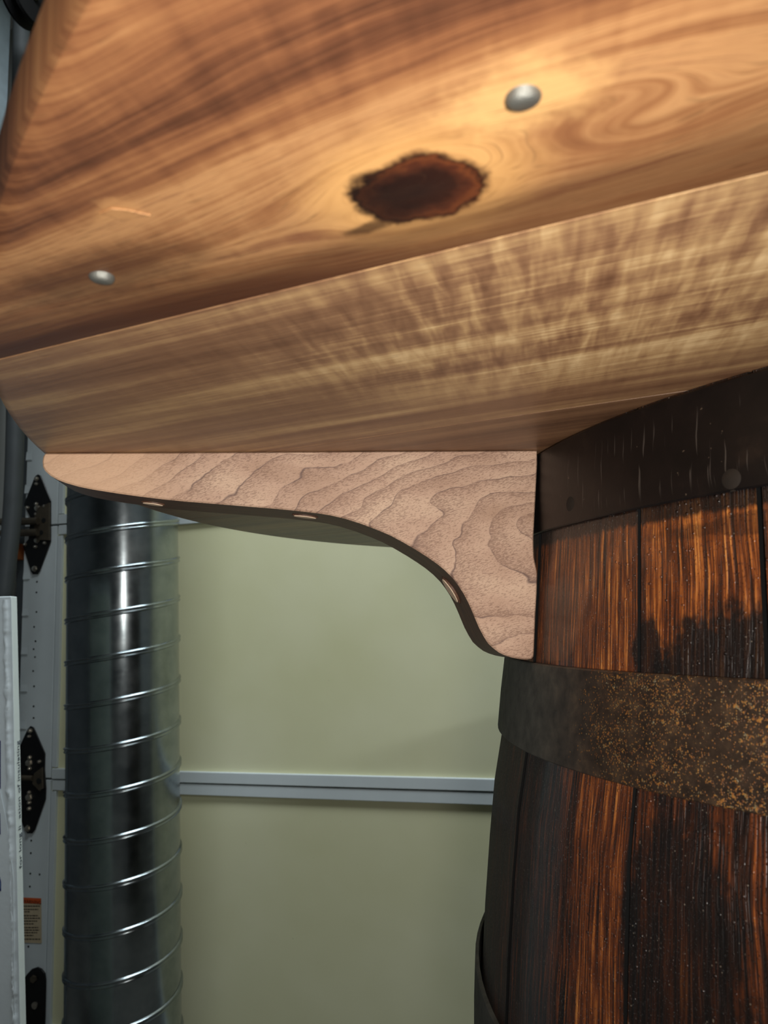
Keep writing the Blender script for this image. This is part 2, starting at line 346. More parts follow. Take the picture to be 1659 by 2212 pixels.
# ---- barrel -----------------------------------------------------------------------
def barrel_uv(m):
    x, y, z = m.sep(m.obj())
    a = m.M('ARCTAN2', m.M('MULTIPLY', y, -1), m.M('MULTIPLY', x, -1))   # 0 at azimuth 180 degrees, grows towards the camera side
    return a, m.M('MULTIPLY', a, .285), z
def stave_mat():
    m = Mat('charred_oak', spec=.5, coat=.55, coat_rough=.10); a, u, z = barrel_uv(m)
    rnd = m.node('ShaderNodeObjectInfo').outputs['Random']
    jit = m.M('MULTIPLY', rnd, 40)
    wob = m.M('MULTIPLY', m.M('SUBTRACT', m.noise(m.com(m.M('MULTIPLY', u, 40), m.M('MULTIPLY', z, 14), jit), 1, 2, .5), .5), .006)
    uu = m.M('ADD', u, wob)
    st = m.noise(m.com(m.M('MULTIPLY', uu, 820), m.M('MULTIPLY', z, 22), jit), 1, 3, .62)
    st2 = m.noise(m.com(m.M('MULTIPLY', uu, 1700), m.M('MULTIPLY', z, 24), jit), 1, 2, .6)
    big = m.noise(m.com(m.M('MULTIPLY', uu, 120), m.M('MULTIPLY', z, 12), m.M('ADD', jit, 5)), 1, 3, .6)
    f = m.M('ADD', m.M('ADD', m.M('MULTIPLY', st, .60), m.M('MULTIPLY', st2, .30)), m.M('MULTIPLY', big, .25))
    f = m.M('ADD', f, m.M('MULTIPLY', m.M('SUBTRACT', m.noise(m.com(m.M('MULTIPLY', uu, 150), m.M('MULTIPLY', z, 70), m.M('ADD', jit, 9)), 1, 3, .65), .5), .16))
    # zone tone: brighter between the first two hoops and on one stave below them
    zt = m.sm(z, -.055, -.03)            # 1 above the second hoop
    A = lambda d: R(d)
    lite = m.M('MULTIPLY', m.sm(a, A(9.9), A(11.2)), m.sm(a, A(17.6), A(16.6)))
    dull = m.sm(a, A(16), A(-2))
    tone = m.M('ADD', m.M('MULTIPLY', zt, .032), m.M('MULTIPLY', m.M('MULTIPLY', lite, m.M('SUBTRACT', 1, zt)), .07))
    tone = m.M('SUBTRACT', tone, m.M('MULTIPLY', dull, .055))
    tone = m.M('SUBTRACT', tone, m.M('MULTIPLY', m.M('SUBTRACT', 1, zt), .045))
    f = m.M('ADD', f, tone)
    col = m.ramp(f, [(.43, (16, 10, 8)), (.51, (46, 26, 16)), (.58, (80, 40, 19)), (.64, (120, 62, 26)), (.70, (170, 100, 44)), (.78, (216, 150, 78))])
    # soot patches
    n = m.noise(m.com(m.M('MULTIPLY', u, 90), m.M('MULTIPLY', z, 55), 3), 1, 4, .65)
    def patch(a0, z0, ra, rz, k):
        da = m.M('DIVIDE', m.M('SUBTRACT', a, A(a0)), A(ra)); dz = m.M('DIVIDE', m.M('SUBTRACT', z, z0), rz)
        r = m.M('ADD', m.M('SQRT', m.M('ADD', m.M('MULTIPLY', da, da), m.M('MULTIPLY', dz, dz))), m.M('MULTIPLY', m.M('SUBTRACT', n, .5), 1.5))
        return m.M('MULTIPLY', m.sm(r, 1.1, .8), k)
    for q in ((27, -.018, 8.5, .020, .95), (18.5, -.013, 1.6, .012, .9), (22, -.115, 5, .05, .8), (5.5, -.13, 3.2, .10, .25), (-14, -.12, 12, .2, .25), (30, .030, 10, .004, .5)):
        col = m.mix(patch(*q), col, (19, 15, 13))
    tn = m.noise(m.com(m.M('MULTIPLY', u, 420), m.M('MULTIPLY', z, 60), 8), 1, 3, .6)
    tar = m.sm(m.M('ADD', z, m.M('MULTIPLY', m.M('SUBTRACT', tn, .5), .006)), .0345, .0368)
    col = m.mix(m.M('MULTIPLY', tar, .92), col, (12, 11, 11))
    dust = m.M('MULTIPLY', m.sm(a, A(10), A(-20)), .45)
    spk = m.noise(m.com(m.M('MULTIPLY', u, 900), m.M('MULTIPLY', z, 900), 1), 1, 2, .6)
    col = m.mix(dust, col, m.ramp(spk, [(.4, (58, 49, 41)), (.6, (84, 74, 62)), (.72, (150, 142, 126))]))
    dots = m.noise(m.com(m.M('MULTIPLY', u, 1100), m.M('MULTIPLY', z, 900), 0), 1, 2, .6)
    bead = m.voro(m.com(m.M('MULTIPLY', u, 300), m.M('MULTIPLY', z, 300), 0), 1)
    cov = m.sm(m.noise(m.com(m.M('MULTIPLY', u, 40), m.M('MULTIPLY', z, 30), 5), 1, 2, .5), .40, .60)
    bd = m.M('MULTIPLY', m.sm(bead, .22, .05), m.M('ADD', .25, m.M('MULTIPLY', cov, .75)))
    h = m.M('ADD', m.M('ADD', m.M('MULTIPLY', st, .8), m.M('MULTIPLY', bd, 1.3)), m.M('ADD', m.M('MULTIPLY', st2, .5), m.M('MULTIPLY', m.sm(dots, .58, .7), .9)))
    grit = m.M('MULTIPLY', m.sm(m.voro(m.com(m.M('MULTIPLY', u, 520), m.M('MULTIPLY', z, 520), 9), 1), .17, .08), m.M('MULTIPLY', m.sm(m.noise(m.com(m.M('MULTIPLY', u, 130), m.M('MULTIPLY', z, 130), 15), 1, 2, .6), .50, .62), .55))
    col = m.mix(grit, col, (150, 138, 122))
    m.set(base=col, coat=m.M('SUBTRACT', .6, m.M('MULTIPLY', m.sm(a, A(12), A(-6)), .57)), rough=m.M('ADD', .36, m.M('MULTIPLY', m.sm(a, A(12), A(-6)), .4)), normal=m.bump(h, .75, .0008)); return m.m
OAK = stave_mat()
def hoop_black():
    m = Mat('black_hoop_steel', rough=.40, spec=.45, metal=.1); a, u, z = barrel_uv(m)
    n = m.noise(m.com(m.M('MULTIPLY', u, 60), m.M('MULTIPLY', z, 60), 0), 1, 5, .6)
    col = m.ramp(n, [(.3, (11, 9, 9)), (.6, (20, 15, 14)), (.8, (36, 27, 22))])
    sc = m.noise(m.com(m.M('ADD', m.M('MULTIPLY', u, 760), m.M('MULTIPLY', m.noise(m.com(u, m.M('MULTIPLY', z, 90), 2), 1, 1), 1.6)), m.M('MULTIPLY', z, 34), 3), 1, 1, .5)
    zone = m.M('MULTIPLY', m.sm(m.M('ABSOLUTE', m.M('SUBTRACT', z, .0600)), .017, .007), m.sm(a, R(6), R(12)))
    scr = m.M('MULTIPLY', m.sm(sc, .64, .70), zone)
    col = m.mix(m.M('MULTIPLY', scr, .30), col, (112, 102, 94))
    spk = m.M('MULTIPLY', m.sm(m.noise(m.com(m.M('MULTIPLY', u, 260), m.M('MULTIPLY', z, 260), 7), 1, 2, .6), .70, .76), .5)
    col = m.mix(spk, col, (112, 96, 80))
    m.set(base=col, normal=m.bump(m.M('ADD', n, scr), .25, .0006)); return m.m
def hoop_rust(name='rusted_hoop_steel', k=1.0):
    m = Mat(name, spec=.45, metal=.15); a, u, z = barrel_uv(m)
    n = m.noise(m.com(m.M('MULTIPLY', u, 110), m.M('MULTIPLY', z, 110), 0), 1, 5, .65)
    dark = m.ramp(n, [(.3, (36, 29, 24)), (.55, (60, 47, 37)), (.75, (84, 66, 48))])
    grey = m.ramp(n, [(.3, (58, 57, 53)), (.7, (88, 87, 80))])
    g = m.sm(a, R(15), R(0)); base = m.mix(g, dark, grey)
    sp = m.noise(m.com(m.M('MULTIPLY', u, 620), m.M('MULTIPLY', z, 560), 6), 1, 3, .65)
    cov = m.noise(m.com(m.M('MULTIPLY', u, 45), m.M('MULTIPLY', z, 55), 2), 1, 2, .5)
    th = m.M('ADD', sp, m.M('ADD', m.M('MULTIPLY', m.M('SUBTRACT', cov, .5), .28), m.M('MULTIPLY', m.sm(a, R(8), R(26)), .06)))
    th = m.M('SUBTRACT', th, m.M('MULTIPLY', g, .3))
    hue = m.noise(m.com(m.M('MULTIPLY', u, 420), m.M('MULTIPLY', z, 420), 11), 1, 2, .6)
    rc = m.ramp(hue, [(.34, (96, 56, 28)), (.46, (142, 88, 36)), (.54, (168, 116, 48)), (.62, (124, 106, 70)), (.74, (176, 166, 136))])
    vd = m.node('ShaderNodeTexVoronoi', feature='F1'); m.L.new(m.com(m.M('MULTIPLY', u, 250), m.M('MULTIPLY', z, 250), 0), vd.inputs['Vector'])
    cellr = m.sep(vd.outputs['Color'])[0]
    cm = m.M('MULTIPLY', m.sm(vd.outputs['Distance'], .50, .28), m.sm(m.M('ADD', m.M('ADD', cellr, m.M('MULTIPLY', m.M('SUBTRACT', cov, .5), 1.6)), m.M('SUBTRACT', m.M('MULTIPLY', m.sm(a, R(5), R(22)), .30), m.M('MULTIPLY', g, 1.2))), .78, .90))
    rm = m.M('MAXIMUM', m.sm(th, .625, .70), m.M('MULTIPLY', cm, .75))
    col = m.mix(m.M('MULTIPLY', rm, .85), base, rc)
    m.set(base=col, rough=m.M('ADD', m.M('ADD', m.M('MULTIPLY', rm, .3), .40), m.M('MULTIPLY', g, .3)), normal=m.bump(m.M('ADD', m.M('MULTIPLY', rm, .8), n), .5, .0008)); return m.m
H_BLACK, H_RUST = hoop_black(), hoop_rust()

# ---- the rest ---------------------------------------------------------------------
def galv():
    m = Mat('galvanised_steel', metal=1.0, rough=.2, base=lin((150, 160, 166)), aniso=.0)
    x, y, z = m.sep(m.obj())
    n = m.noise(m.com(m.M('MULTIPLY', x, 5), m.M('MULTIPLY', y, 5), m.M('MULTIPLY', z, 120)), 1, 3, .6)
    n2 = m.noise(m.obj(), 26, 4, .65)
    sp = m.voro(m.obj(), 120)
    m.set(base=m.mix(n2, (112, 122, 128), (176, 184, 186)))
    m.set(rough=m.M('ADD', m.M('MULTIPLY', n2, .16), .13), normal=m.bump(m.M('ADD', n, m.M('MULTIPLY', m.sm(sp, .12, .05), .6)), .06, .0006)); return m.m
GALV = galv()
def cream():
    m = Mat('cream_door_skin', rough=.62, spec=.25); co = m.obj()
    n = m.noise(co, 3.5, 3, .5); f = m.noise(co, 38, 5, .7); d = m.noise(co, 210, 2, .5)
    col = m.ramp(n, [(.3, (206, 204, 164)), (.7, (218, 216, 182))])
    col = m.mix(m.M('MULTIPLY', m.sm(f, .70, .80), .28), col, (176, 168, 134))
    spot_ = m.M('MULTIPLY', m.sm(d, .78, .82), .6)
    col = m.mix(spot_, col, (110, 104, 80))
    m.set(base=col, normal=m.bump(n, .2, .004)); return m.m
CREAM = cream()
WHITE_STEEL = plain('white_door_steel', (196, 204, 206), .42, 0, .4, .05, 9, .1)
BLACK_STEEL = plain('black_hinge_steel', (20, 20, 21), .38, .3, .5, .3, 60, .2)
DULL_BROWN = plain('dull_zinc_brown', (78, 70, 58), .5, .5, .5, .25, 70)
ZINC = plain('zinc_bolt', (176, 170, 158), .3, .9, .5, .2, 200)
RUBBER = plain('dark_grey_rubber', (66, 70, 72), .55, 0, .35, .12, 25)
TRACK = plain('pale_steel_track', (176, 192, 202), .4, .1, .5, .15, 18)
HOLE = plain('punched_hole_dark', (26, 28, 28), .8, 0, .2, .1, 60)
BOARD = plain('white_coated_board', (216, 226, 230), .45, 0, .4, .04, 14, .25)
FILM = plain('torn_white_film', (214, 224, 228), .4, 0, .4, .03, 60, .2)
NAVY = plain('navy_print', (26, 42, 96), .5)
INK = plain('dark_ink', (42, 58, 78), .5)
LIGHTBLUE = plain('light_blue_print', (120, 160, 220), .5)
ORANGE = plain('orange_sticker_print', (196, 84, 36), .5)
PAPER = plain('aged_label_paper', (178, 162, 134), .6, 0, .3, .08, 90)
BROWNBLK = plain('stained_wood_block', (120, 66, 32), .6, 0, .3, .25, 60)
SOFTBLACK = plain('black_rubber', (6, 6, 7), .8, 0, .15, .3, 90, .5)
RAWWOOD = plain('raw_wood_filler', (224, 196, 168), .6, 0, .3, .12, 300)
SCREWM = plain('bright_screw_steel', (118, 118, 112), .5, .7, .5, .15, 300, .4)
JOINT = plain('tarry_joint', (9, 9, 9), .8, 0, .12, .3, 120)
CONC = plain('concrete_floor', (84, 82, 78), .7, 0, .3, .12, 3)
DRYWALL = plain('grey_painted_wall', (84, 86, 88), .8, 0, .2, .06, 3)
WALLW = plain('white_painted_wall', (196, 198, 196), .8, 0, .2, .04, 3)
CEIL = plain('white_ceiling_paint', (190, 190, 186), .85, 0, .2, .03, 3)
FRAMEW = plain('painted_jamb', (150, 152, 148), .6, 0, .3, .06, 8)

# ------------------------------------------------------------------ room shell
def quadbox(name, s0, s1, z0, z1, o0, o1, mat, kind='structure'):
    o = link(name, dbox(s0, s1, z0, z1, o0, o1), mat); tag(o, kind=kind); return o
SL, SR_, OB, ZC = -2.1, 3.2, 4.6, 2.45
quadbox('floor', SL - .1, SR_ + .1, FL - .06, FL, -.2, OB + .1, CONC)
quadbox('ceiling', SL - .1, SR_ + .1, ZC, ZC + .06, -.2, OB + .1, CEIL)
quadbox('wall_left', SL - .1, SL, FL, ZC, -.2, OB, DRYWALL)
quadbox('wall_right', SR_, SR_ + .1, FL, ZC, -.2, OB, WALLW)
quadbox('wall_back', SL - .1, SR_ + .1, FL, ZC, OB, OB + .1, DRYWALL)
DL = door_sz(46, 1500)[0]; DRT = DL + 3.9 if DL + 3.9 < SR_ - .2 else SR_ - .2
DTOP = 2.12
# wall around the door opening
quadbox('wall_front', SL, DL - .01, FL, ZC, -.16, -.05, FRAMEW)
w2 = quadbox('wall_front', DRT + .01, SR_, FL, ZC, -.16, -.05, FRAMEW)
w3 = quadbox('wall_front', DL - .01, DRT + .01, DTOP, ZC, -.16, -.05, FRAMEW)

# ------------------------------------------------------------------ sectional garage door
door = empty('door_1', D(DL, 0, 0), kind='structure')
def dpart(name, me, mat, parent=door, label=None):
    # keep vertices relative to the parent's world location
    root = door.location
    relocate(me, root)
    o = link(name, me, mat, parent)
    if label: o['label'] = label
    return o
z_r1 = door_sz(150, 1154)[1]; z_r2b = door_sz(390, 1715)[1]; z_r2t = door_sz(390, 1665)[1]
RH = z_r2t - z_r2b
rails = [z_r2b - .517 , z_r2b, z_r1, z_r1 + .53]           # bottom heights of the four joint rails
sR = door_sz(133, 1400)[0]; sRail = door_sz(117, 1690)[0]
edges = [FL + .004] + [r_ + RH / 2 for r_ in rails[1:]] + [DTOP]
for i in range(len(edges) - 1):
    dpart('insulated_panel', dbox(sR - .03, DRT - .06, edges[i] + .003, edges[i+1] - .003, -.035, 0, .002), CREAM)
for r_ in rails[1:]:
    h = RH / 2
    dpart('joint_rail', dbox(sRail, DRT - .03, r_, r_ + h - .0012, -.003, .007, .0012), WHITE_STEEL)
    dpart('joint_rail', dbox(sRail, DRT - .03, r_ + h + .0012, r_ + 2 * h, -.003, .009, .0012), WHITE_STEEL)
dpart('bottom_rail', dbox(sRail, DRT - .03, FL + .004, FL + .06, -.003, .009, .0012), WHITE_STEEL)
# end stiles, one per section, each with a folded ridge on its inner edge
sMid = door_sz(120, 1400)[0]
for i in range(len(edges) - 1):
    z0, z1 = edges[i] + .002, edges[i+1] - .002
    st = dpart('end_stile', dbox(DL, sMid, z0, z1, -.03, .006, .0015), WHITE_STEEL)
    zz0 = z0 + (RH / 2 if i else .05); zz1 = z1 - RH / 2
    dpart('stile_lip', dbox(sMid + .0015, sMid + (sR - sMid) * .55, zz0, zz1, -.002, .0045, .001), WHITE_STEEL, st)
    dpart('stile_lip', dbox(sMid + (sR - sMid) * .62, sR, zz0, zz1, -.002, .007, .001), WHITE_STEEL, st)
    dpart('end_stile', dbox(DRT - .06, DRT, z0, z1, -.03, .006, .0015), WHITE_STEEL)
def tab_mesh(x, y):
    s, z = door_sz(x, y); w = .0085; h = .0105
    # a punched tab: sloping face, deep at the top
    vs = [D(s - w, z + h, .0068), D(s + w, z + h, .0068), D(s + w, z - h, .0068), D(s - w, z - h, .0068),
          D(s - w, z + h, .0062), D(s + w, z + h, .0062), D(s + w, z - h, .0088), D(s - w, z - h, .0088)]
    return mesh('tab', vs, [(0,1,5,4), (1,2,6,5), (2,3,7,6), (3,0,4,7), (4,5,6,7), (0,3,2,1)])
for x, y in [(68, 986), (65, 1057), (62, 1242), (60, 1320), (58, 1403), (57, 1483), (55, 1563)]:
    dpart('punched_tab', tab_mesh(x, y), WHITE_STEEL)
for x, y in [(84, 1257), (83, 1280), (83, 1322), (78, 1354), (81, 1385), (77, 1402), (80, 1419), (76, 1449), (78, 1482), (77, 1525), (77, 1550),
             (72, 1814), (71, 1841), (70, 1885), (90, 1887), (69, 1913), (66, 2042)]:
    s, z = door_sz(x, y)
    dpart('screw_hole', cyl(D(s, z, .0055), D(s, z, .0066), .0022, n=10), HOLE)
# hinges: outlines in plane coordinates
def plate(pts, o0, th, mat, parent=door, name='hinge', label=None, ch=.0008):
    P = [D(*door_sz(x, y), o0) for x, y in pts]
    o = dpart(name, prism(P, -DN, th, ch), mat, parent)
    if label: o['label'] = label
    return o
def bolt(x, y, r, parent, o0=.0085, mat=None, slot=False):
    s, z = door_sz(x, y)
    me = cyl(D(s, z, o0), D(s, z, o0 + .006), r, n=6 if not slot else 14, prof=[(0, 0), (0, r * 1.35), (.2, r * 1.35), (.22, r), (.85, r), (1, r * .7), (1, 0)])
    return dpart('bolt', me, mat or ZINC, parent)
h1 = plate([(82,1030),(88,1026),(94,1029),(98,1038),(116,1083),(116,1170),(92,1234),(87,1241),(77,1241),(73,1235),(56,1180),(68,1165),(72,1120),(58,1092),(60,1085)], .007, .003, BLACK_STEEL, label='black steel hinge across the upper door joint')
for x, y, r in [(86,1036,.0045),(86,1047,.003),(86,1090,.0035),(88,1099,.006),(86,1112,.0035),(67,1098,.0035),(104,1095,.0035),(87,1168,.0055),(84,1182,.0032),(62,1177,.003),(104,1174,.0032),(82,1229,.0055)]:
    bolt(x, y, r, h1, .0098)
plate([(92,1098),(116,1088),(116,1168),(90,1168),(84,1150),(84,1118)], .0095, .006, DULL_BROWN, h1, 'knuckle')
for x, y in ((105, 1126), (99, 1152)):
    s, z = door_sz(x, y); dpart('pin_hole', cyl(D(s, z, .0155), D(s, z, .0163), .0058, n=14), HOLE, h1)
for ya, r in ((1128, .0085), (1152, .0085)):
    s0, z0 = door_sz(20, ya + 2); s1_, z1_ = door_sz(97, ya)
    dpart('roller_sleeve', cyl(D(s0, z0, .024), D(s1_, z1_, .022), r, n=18), DULL_BROWN, h1)
h2 = plate([(66,1574),(72,1567),(79,1570),(84,1580),(104,1626),(103,1660),(106,1700),(105,1724),(82,1790),(76,1798),(66,1798),(60,1790),(40,1735),(40,1630)], .007, .003, BLACK_STEEL, label='black steel hinge across the lower door joint')
for x, y, r in [(73,1577,.0045),(71,1589,.003),(72,1634,.0035),(70,1646,.0068),(72,1658,.0035),(93,1643,.0032),(71,1709,.003),(70,1720,.0068),(71,1731,.0035),(71,1744,.0038),(67,1787,.0055)]:
    bolt(x, y, r, h2, .0098)
plate([(84,1668),(101,1655),(103,1700),(96,1706),(80,1690)], .0095, .006, DULL_BROWN, h2, 'knuckle')
s, z = door_sz(95, 1684); dpart('pin_hole', cyl(D(s, z, .0155), D(s, z, .0163), .0065, n=14), HOLE, h2)
s0, z0 = door_sz(30, 1676); s1_, z1_ = door_sz(82, 1678)
dpart('roller_sleeve', cyl(D(s0, z0, .018), D(s1_, z1_, .016), .006, n=18), DULL_BROWN, h2)
fx = plate([(57,2113),(66,2100),(76,2089),(88,2085),(97,2089),(104,2098),(106,2112),(105,2160),(103,2240),(50,2240)], .007, .004, BLACK_STEEL, name='bottom_bracket', label='black steel bottom bracket with a rounded top')
s, z = door_sz(82, 2109); dpart('bolt', cyl(D(s, z, .0105), D(s, z, .016), .0075, n=6), DULL_BROWN, fx)
s, z = door_sz(84, 2166); dpart('bolt', cyl(D(s, z, .0105), D(s, z, .014), .007, n=16), ZINC, fx)
# warning label
wl = plate([(50,1936),(94,1938),(95,2035),(50,2033)], .0066, .0005, PAPER, name='warning_label', ch=0, label='aged warning label with an orange header')
plate([(50,1936),(94,1938),(94,1950),(50,1948)], .0072, .0003, ORANGE, wl, 'label_header', ch=0)
def door_text(body, x, y, hpx, parent, mat, name='label_text'):
    s, z = door_sz(x, y); s2_, z2_ = door_sz(x, y - hpx)
    me = text_mesh(body, (z2_ - z) * 1.35, .00005)
    o_ = D(s, z, .0077); Mx = Matrix.Translation(o_) @ Matrix((DT, Vector((0, 0, 1)), -DN)).transposed().to_4x4()
    # DT x Z = -DN, so the text faces the room
    me.transform(Mx); return dpart(name, me, mat, parent)
door_text('WARNING', 54, 1947.5, 8, wl, HOLE)
rows = [(1955, 'High Spring Tension', 7), (1962, 'can cause severe', 5.5), (1967, 'injury.', 5.5), (1975.5, 'Do not remove or', 5.5), (1981, 'adjust this bracket', 5.5), (1987, 'while spring is', 5.5),
        (1993, 'under load.', 5.5), (2001, 'Repairs are made', 5.5), (2006.5, 'only by a trained', 5.5), (2012, 'door technician', 5.5), (2018, 'with tools.', 5.5), (2026, 'Do not remove label', 5)]
bmrows = []
for yy, t, hh in rows:                                     # the small print is unreadable in the photograph: broken dark strokes
    x = 55; xe = 55 + min(37, len(t) * 2.05)
    while x < xe:
        wd = random.uniform(3, 7)
        bmrows.append((x, min(x + wd, xe), yy)); x += wd + 1.1
vs, fs = [], []
for xa, xb, yy in bmrows:
    n0 = len(vs)
    for (x, y) in ((xa, yy - 1.3), (xb, yy - 1.1), (xb, yy + 1.1), (xa, yy + 1.0)): vs.append(D(*door_sz(x, y), .0073))
    fs.append((n0, n0+1, n0+2, n0+3))
dpart('small_print', mesh('small_print', vs, fs), HOLE, wl)

# ------------------------------------------------------------------ door track and odds and ends at the left
def at_depth(x, y, o):   # a point seen at (x, y) lying o in front of the door plane
    d = ray(x, y); return EYE + d * ((DY - o) / d.dot(DN))
# jamb edge strip beside the door
tr = empty('door_track', D(*door_sz(20, 1400)[:1], 0, .06), 'pale steel vertical door track against the wall left of the garage door', 'track')
sT = door_sz(4, 1000)[0]
def rel(me, root): return relocate(me, root.location)
def wpart(name, me, mat, root, label=None, parent=None):
    rel(me, root); o = link(name, me, mat, parent or root)
    if label: o['label'] = label
    return o
wpart('track_web', dbox(sT - .05, sT + .004, FL, ZC, .03, .034, .001), TRACK, tr)
wpart('track_flange', dbox(sT + .0, sT + .004, FL, ZC, .034, .075, .001), TRACK, tr)
wpart('track_flange', dbox(sT - .05, sT - .046, FL, ZC, .034, .075, .001), TRACK, tr)
for zz in (.35, 1.0, 1.7):
    wpart('track_bracket', dbox(sT - .045, sT - .01, zz, zz + .06, -.05, .0305, .001), TRACK, tr)
js = door_sz(45, 1500)[0]
jb = link('trim_1', dbox(js - .032, js - .004, FL, DTOP, -.05, -.008, .002), RUBBER); tag(jb, kind='structure')
pts = []
for x, y in [(48, -150), (44, 250), (38, 600), (35, 800), (33, 920), (31, 1000), (28, 1080), (23, 1150), (16, 1210), (9, 1270), (0, 1330), (-10, 1400), (-20, 1500), (-26, 1620), (-28, 1900), (-28, 2200)]:
    pts.append(at_depth(x, y, .17))
def catmull(P, n=6):
    out = []
    for i in range(len(P) - 1):
        p0, p1, p2, p3 = P[max(i-1, 0)], P[i], P[i+1], P[min(i+2, len(P)-1)]
        for k in range(n):
            t = k / n; out.append(.5 * ((2*p1) + (p2-p0)*t + (2*p0-5*p1+4*p2-p3)*t*t + (3*p1-p0-3*p2+p3)*t**3))
    return out + [P[-1]]
cp = catmull(pts); hose = link('hanging_hose', tube([p - cp[0] for p in cp], .0185, 18), RUBBER); hose.location = cp[0]
tag(hose, 'dark grey hose curving down behind the left rim of the round tabletop', 'hose')
# stained block by the hinge
p = door_sz(40, 1193); bw = link('wood_block', box_frame(Vector((0,0,0)), DT * .026, Vector((0, 0, .038)), -DN * .03, .0015), BROWNBLK)
bw.location = D(p[0] - .013, p[1] - .019, .012 - .02); tag(bw, 'small stained brown wood block below the upper hinge sleeves', 'block')
# black pulley high up at the left
pc = at_depth(56, -4, .30)
pl = empty('cable_pulley', pc, 'glossy black cable pulley high beside the pale track', 'pulley')
axv = DT
wpart('pulley_wheel', cyl(pc - axv * .02, pc + axv * .02, .06, n=36, prof=[(0, 0), (0, .044), (.05, .056), (.2, .058), (.35, .046), (.65, .046), (.8, .058), (.95, .056), (1, .044), (1, 0)]), SOFTBLACK, pl)
wpart('pulley_axle', cyl(pc - axv * .035, pc + axv * .035, .009, n=14), DULL_BROWN, pl)
wpart('pulley_bracket', box_frame(pc + DN * .15 + Vector((-.012, 0, -.01)) , DT * .024, Vector((0, 0, .03)), -DN * .15, .001), BLACK_STEEL, pl)

# ------------------------------------------------------------------ spiral duct
dtop = EYE + ray(267, 1100) * 1.49; dbot = EYE + ray(267.5, 2200) * 1.405
dv = (dtop - dbot) / (dtop.z - dbot.z)
dfoot = dbot - dv * (dbot.z - FL - .0005); dhead = dtop + dv * (2.0 - dtop.z)
duct = empty('spiral_duct', dfoot, 'round galvanised spiral duct standing upright before the cream garage door', 'duct')
DR = .1025; axd = (dhead - dfoot).normalized(); LEN = (dhead - dfoot).length
du = axd.orthogonal().normalized(); dw = axd.cross(du)
NA = 96
vs, fs = [], []
for k in range(2):
    for i in range(NA):
        a = 2 * math.pi * i / NA; vs.append(dfoot + axd * (LEN * k) + (du * math.cos(a) + dw * math.sin(a)) * DR)
n1 = len(vs)
for k in range(2):
    for i in range(NA):
        a = 2 * math.pi * i / NA; vs.append(dfoot + axd * (LEN * k) + (du * math.cos(a) + dw * math.sin(a)) * (DR - .0012))
for i in range(NA):
    j = (i + 1) % NA
    fs += [(i, j, NA + j, NA + i), (n1 + i, n1 + NA + i, n1 + NA + j, n1 + j), (i, n1 + i, n1 + j, j), (NA + i, NA + j, n1 + NA + j, n1 + NA + i)]
wpart('duct_wall', smooth_by_angle(mesh('duct', vs, fs)), GALV, duct)
# helical lock seam, pitch from the photograph
PITCH = .0815
right = RT_ - axd * RT_.dot(axd); right.normalize(); fwd = axd.cross(right)     # fwd points away from the camera (or towards it)
if fwd.dot(FW) < 0: fwd = -fwd
# height of a seam crossing on the left silhouette
yl = 1180; PL = EYE + ray(150, yl) * 1.475; hL = (PL - dfoot).dot(axd)
vs, fs = [], []
prof = [(-.0060, -.0002), (-.0054, .0010), (-.0044, .0026), (-.0030, .0034), (-.0018, .0020), (-.0004, .0018), (.0010, .0020), (.0022, .0034), (.0036, .0036), (.0048, .0022), (.0054, .0006), (.0060, -.0002)]
seam_px = [1094, 1176, 1259, 1347, 1435, 1526, 1617, 1708, 1803, 1897, 1997, 2094, 2194]
def seam_h(y):
    dep = 1.49 + (1.405 - 1.49) * (y - 1100) / 1100
    return (EYE + ray(152 - 7 * (y - 1080) / 1130, y) * (dep * 1.0) - dfoot).dot(axd)
hs = [seam_h(y) for y in seam_px]                     # decreasing
stp0, stp1 = hs[0] - hs[1], hs[-2] - hs[-1]
while hs[0] < LEN + .2: hs.insert(0, hs[0] + stp0)
while hs[-1] > -.2: hs.append(hs[-1] - stp1)
hs = hs[::-1]
vs, fs = [], []; cnt = 0; n = NA * (len(hs) - 2)
for q in range(n + 1):
    t = q / NA; k = int(t); fr_ = t - k
    h = hs[k] + (hs[k+1] - hs[k]) * fr_ if k + 1 < len(hs) else hs[-1]
    a = math.pi - 2 * math.pi * t * -1
    if h < .007 or h > LEN - .007: continue
    rad = right * math.cos(a) + fwd * math.sin(a)
    for (dz_, dr_) in prof: vs.append(dfoot + axd * (h + dz_) + rad * (DR + dr_))
    cnt += 1
npf = len(prof)
for q in range(cnt - 1):
    for i in range(npf - 1): fs.append((q*npf+i, (q+1)*npf+i, (q+1)*npf+i+1, q*npf+i+1))
me = bpy.data.meshes.new('seam'); me.from_pydata([tuple(v) for v in vs], [], fs)
for p_ in me.polygons: p_.use_smooth = True
wpart('spiral_seam', me, GALV, duct)

# ------------------------------------------------------------------ white board leaning at the left
bt = EYE + ray(37, 1289) * 1.12; bb = EYE + ray(57, 2212) * 1.06
lv = (bb - bt) / (bb.z - bt.z); bfoot = bb + lv * (FL + .0005 - bb.z)
upv = (bt - bfoot).normalized()
lft = -Vector((RT_.x, RT_.y, 0)).normalized(); bkv = Vector((FW.x, FW.y, 0)).normalized()
bkv = (bkv * 1.0 + lft * 0.10).normalized()
wb = empty('white_board', bfoot, 'white coated panel with torn film along its narrow printed edge, leaning upright', 'board')
TH = .022; Hh = (bt - bfoot).length; Wd = .32
tf = bfoot - bkv * 0            # right back lower corner is bfoot; the front right corner lies nearer the camera
fr = bfoot - bkv * TH
o = wpart('panel_core', box_frame(fr, lft * Wd, upv * Hh, bkv * TH, .0012), BOARD, wb)
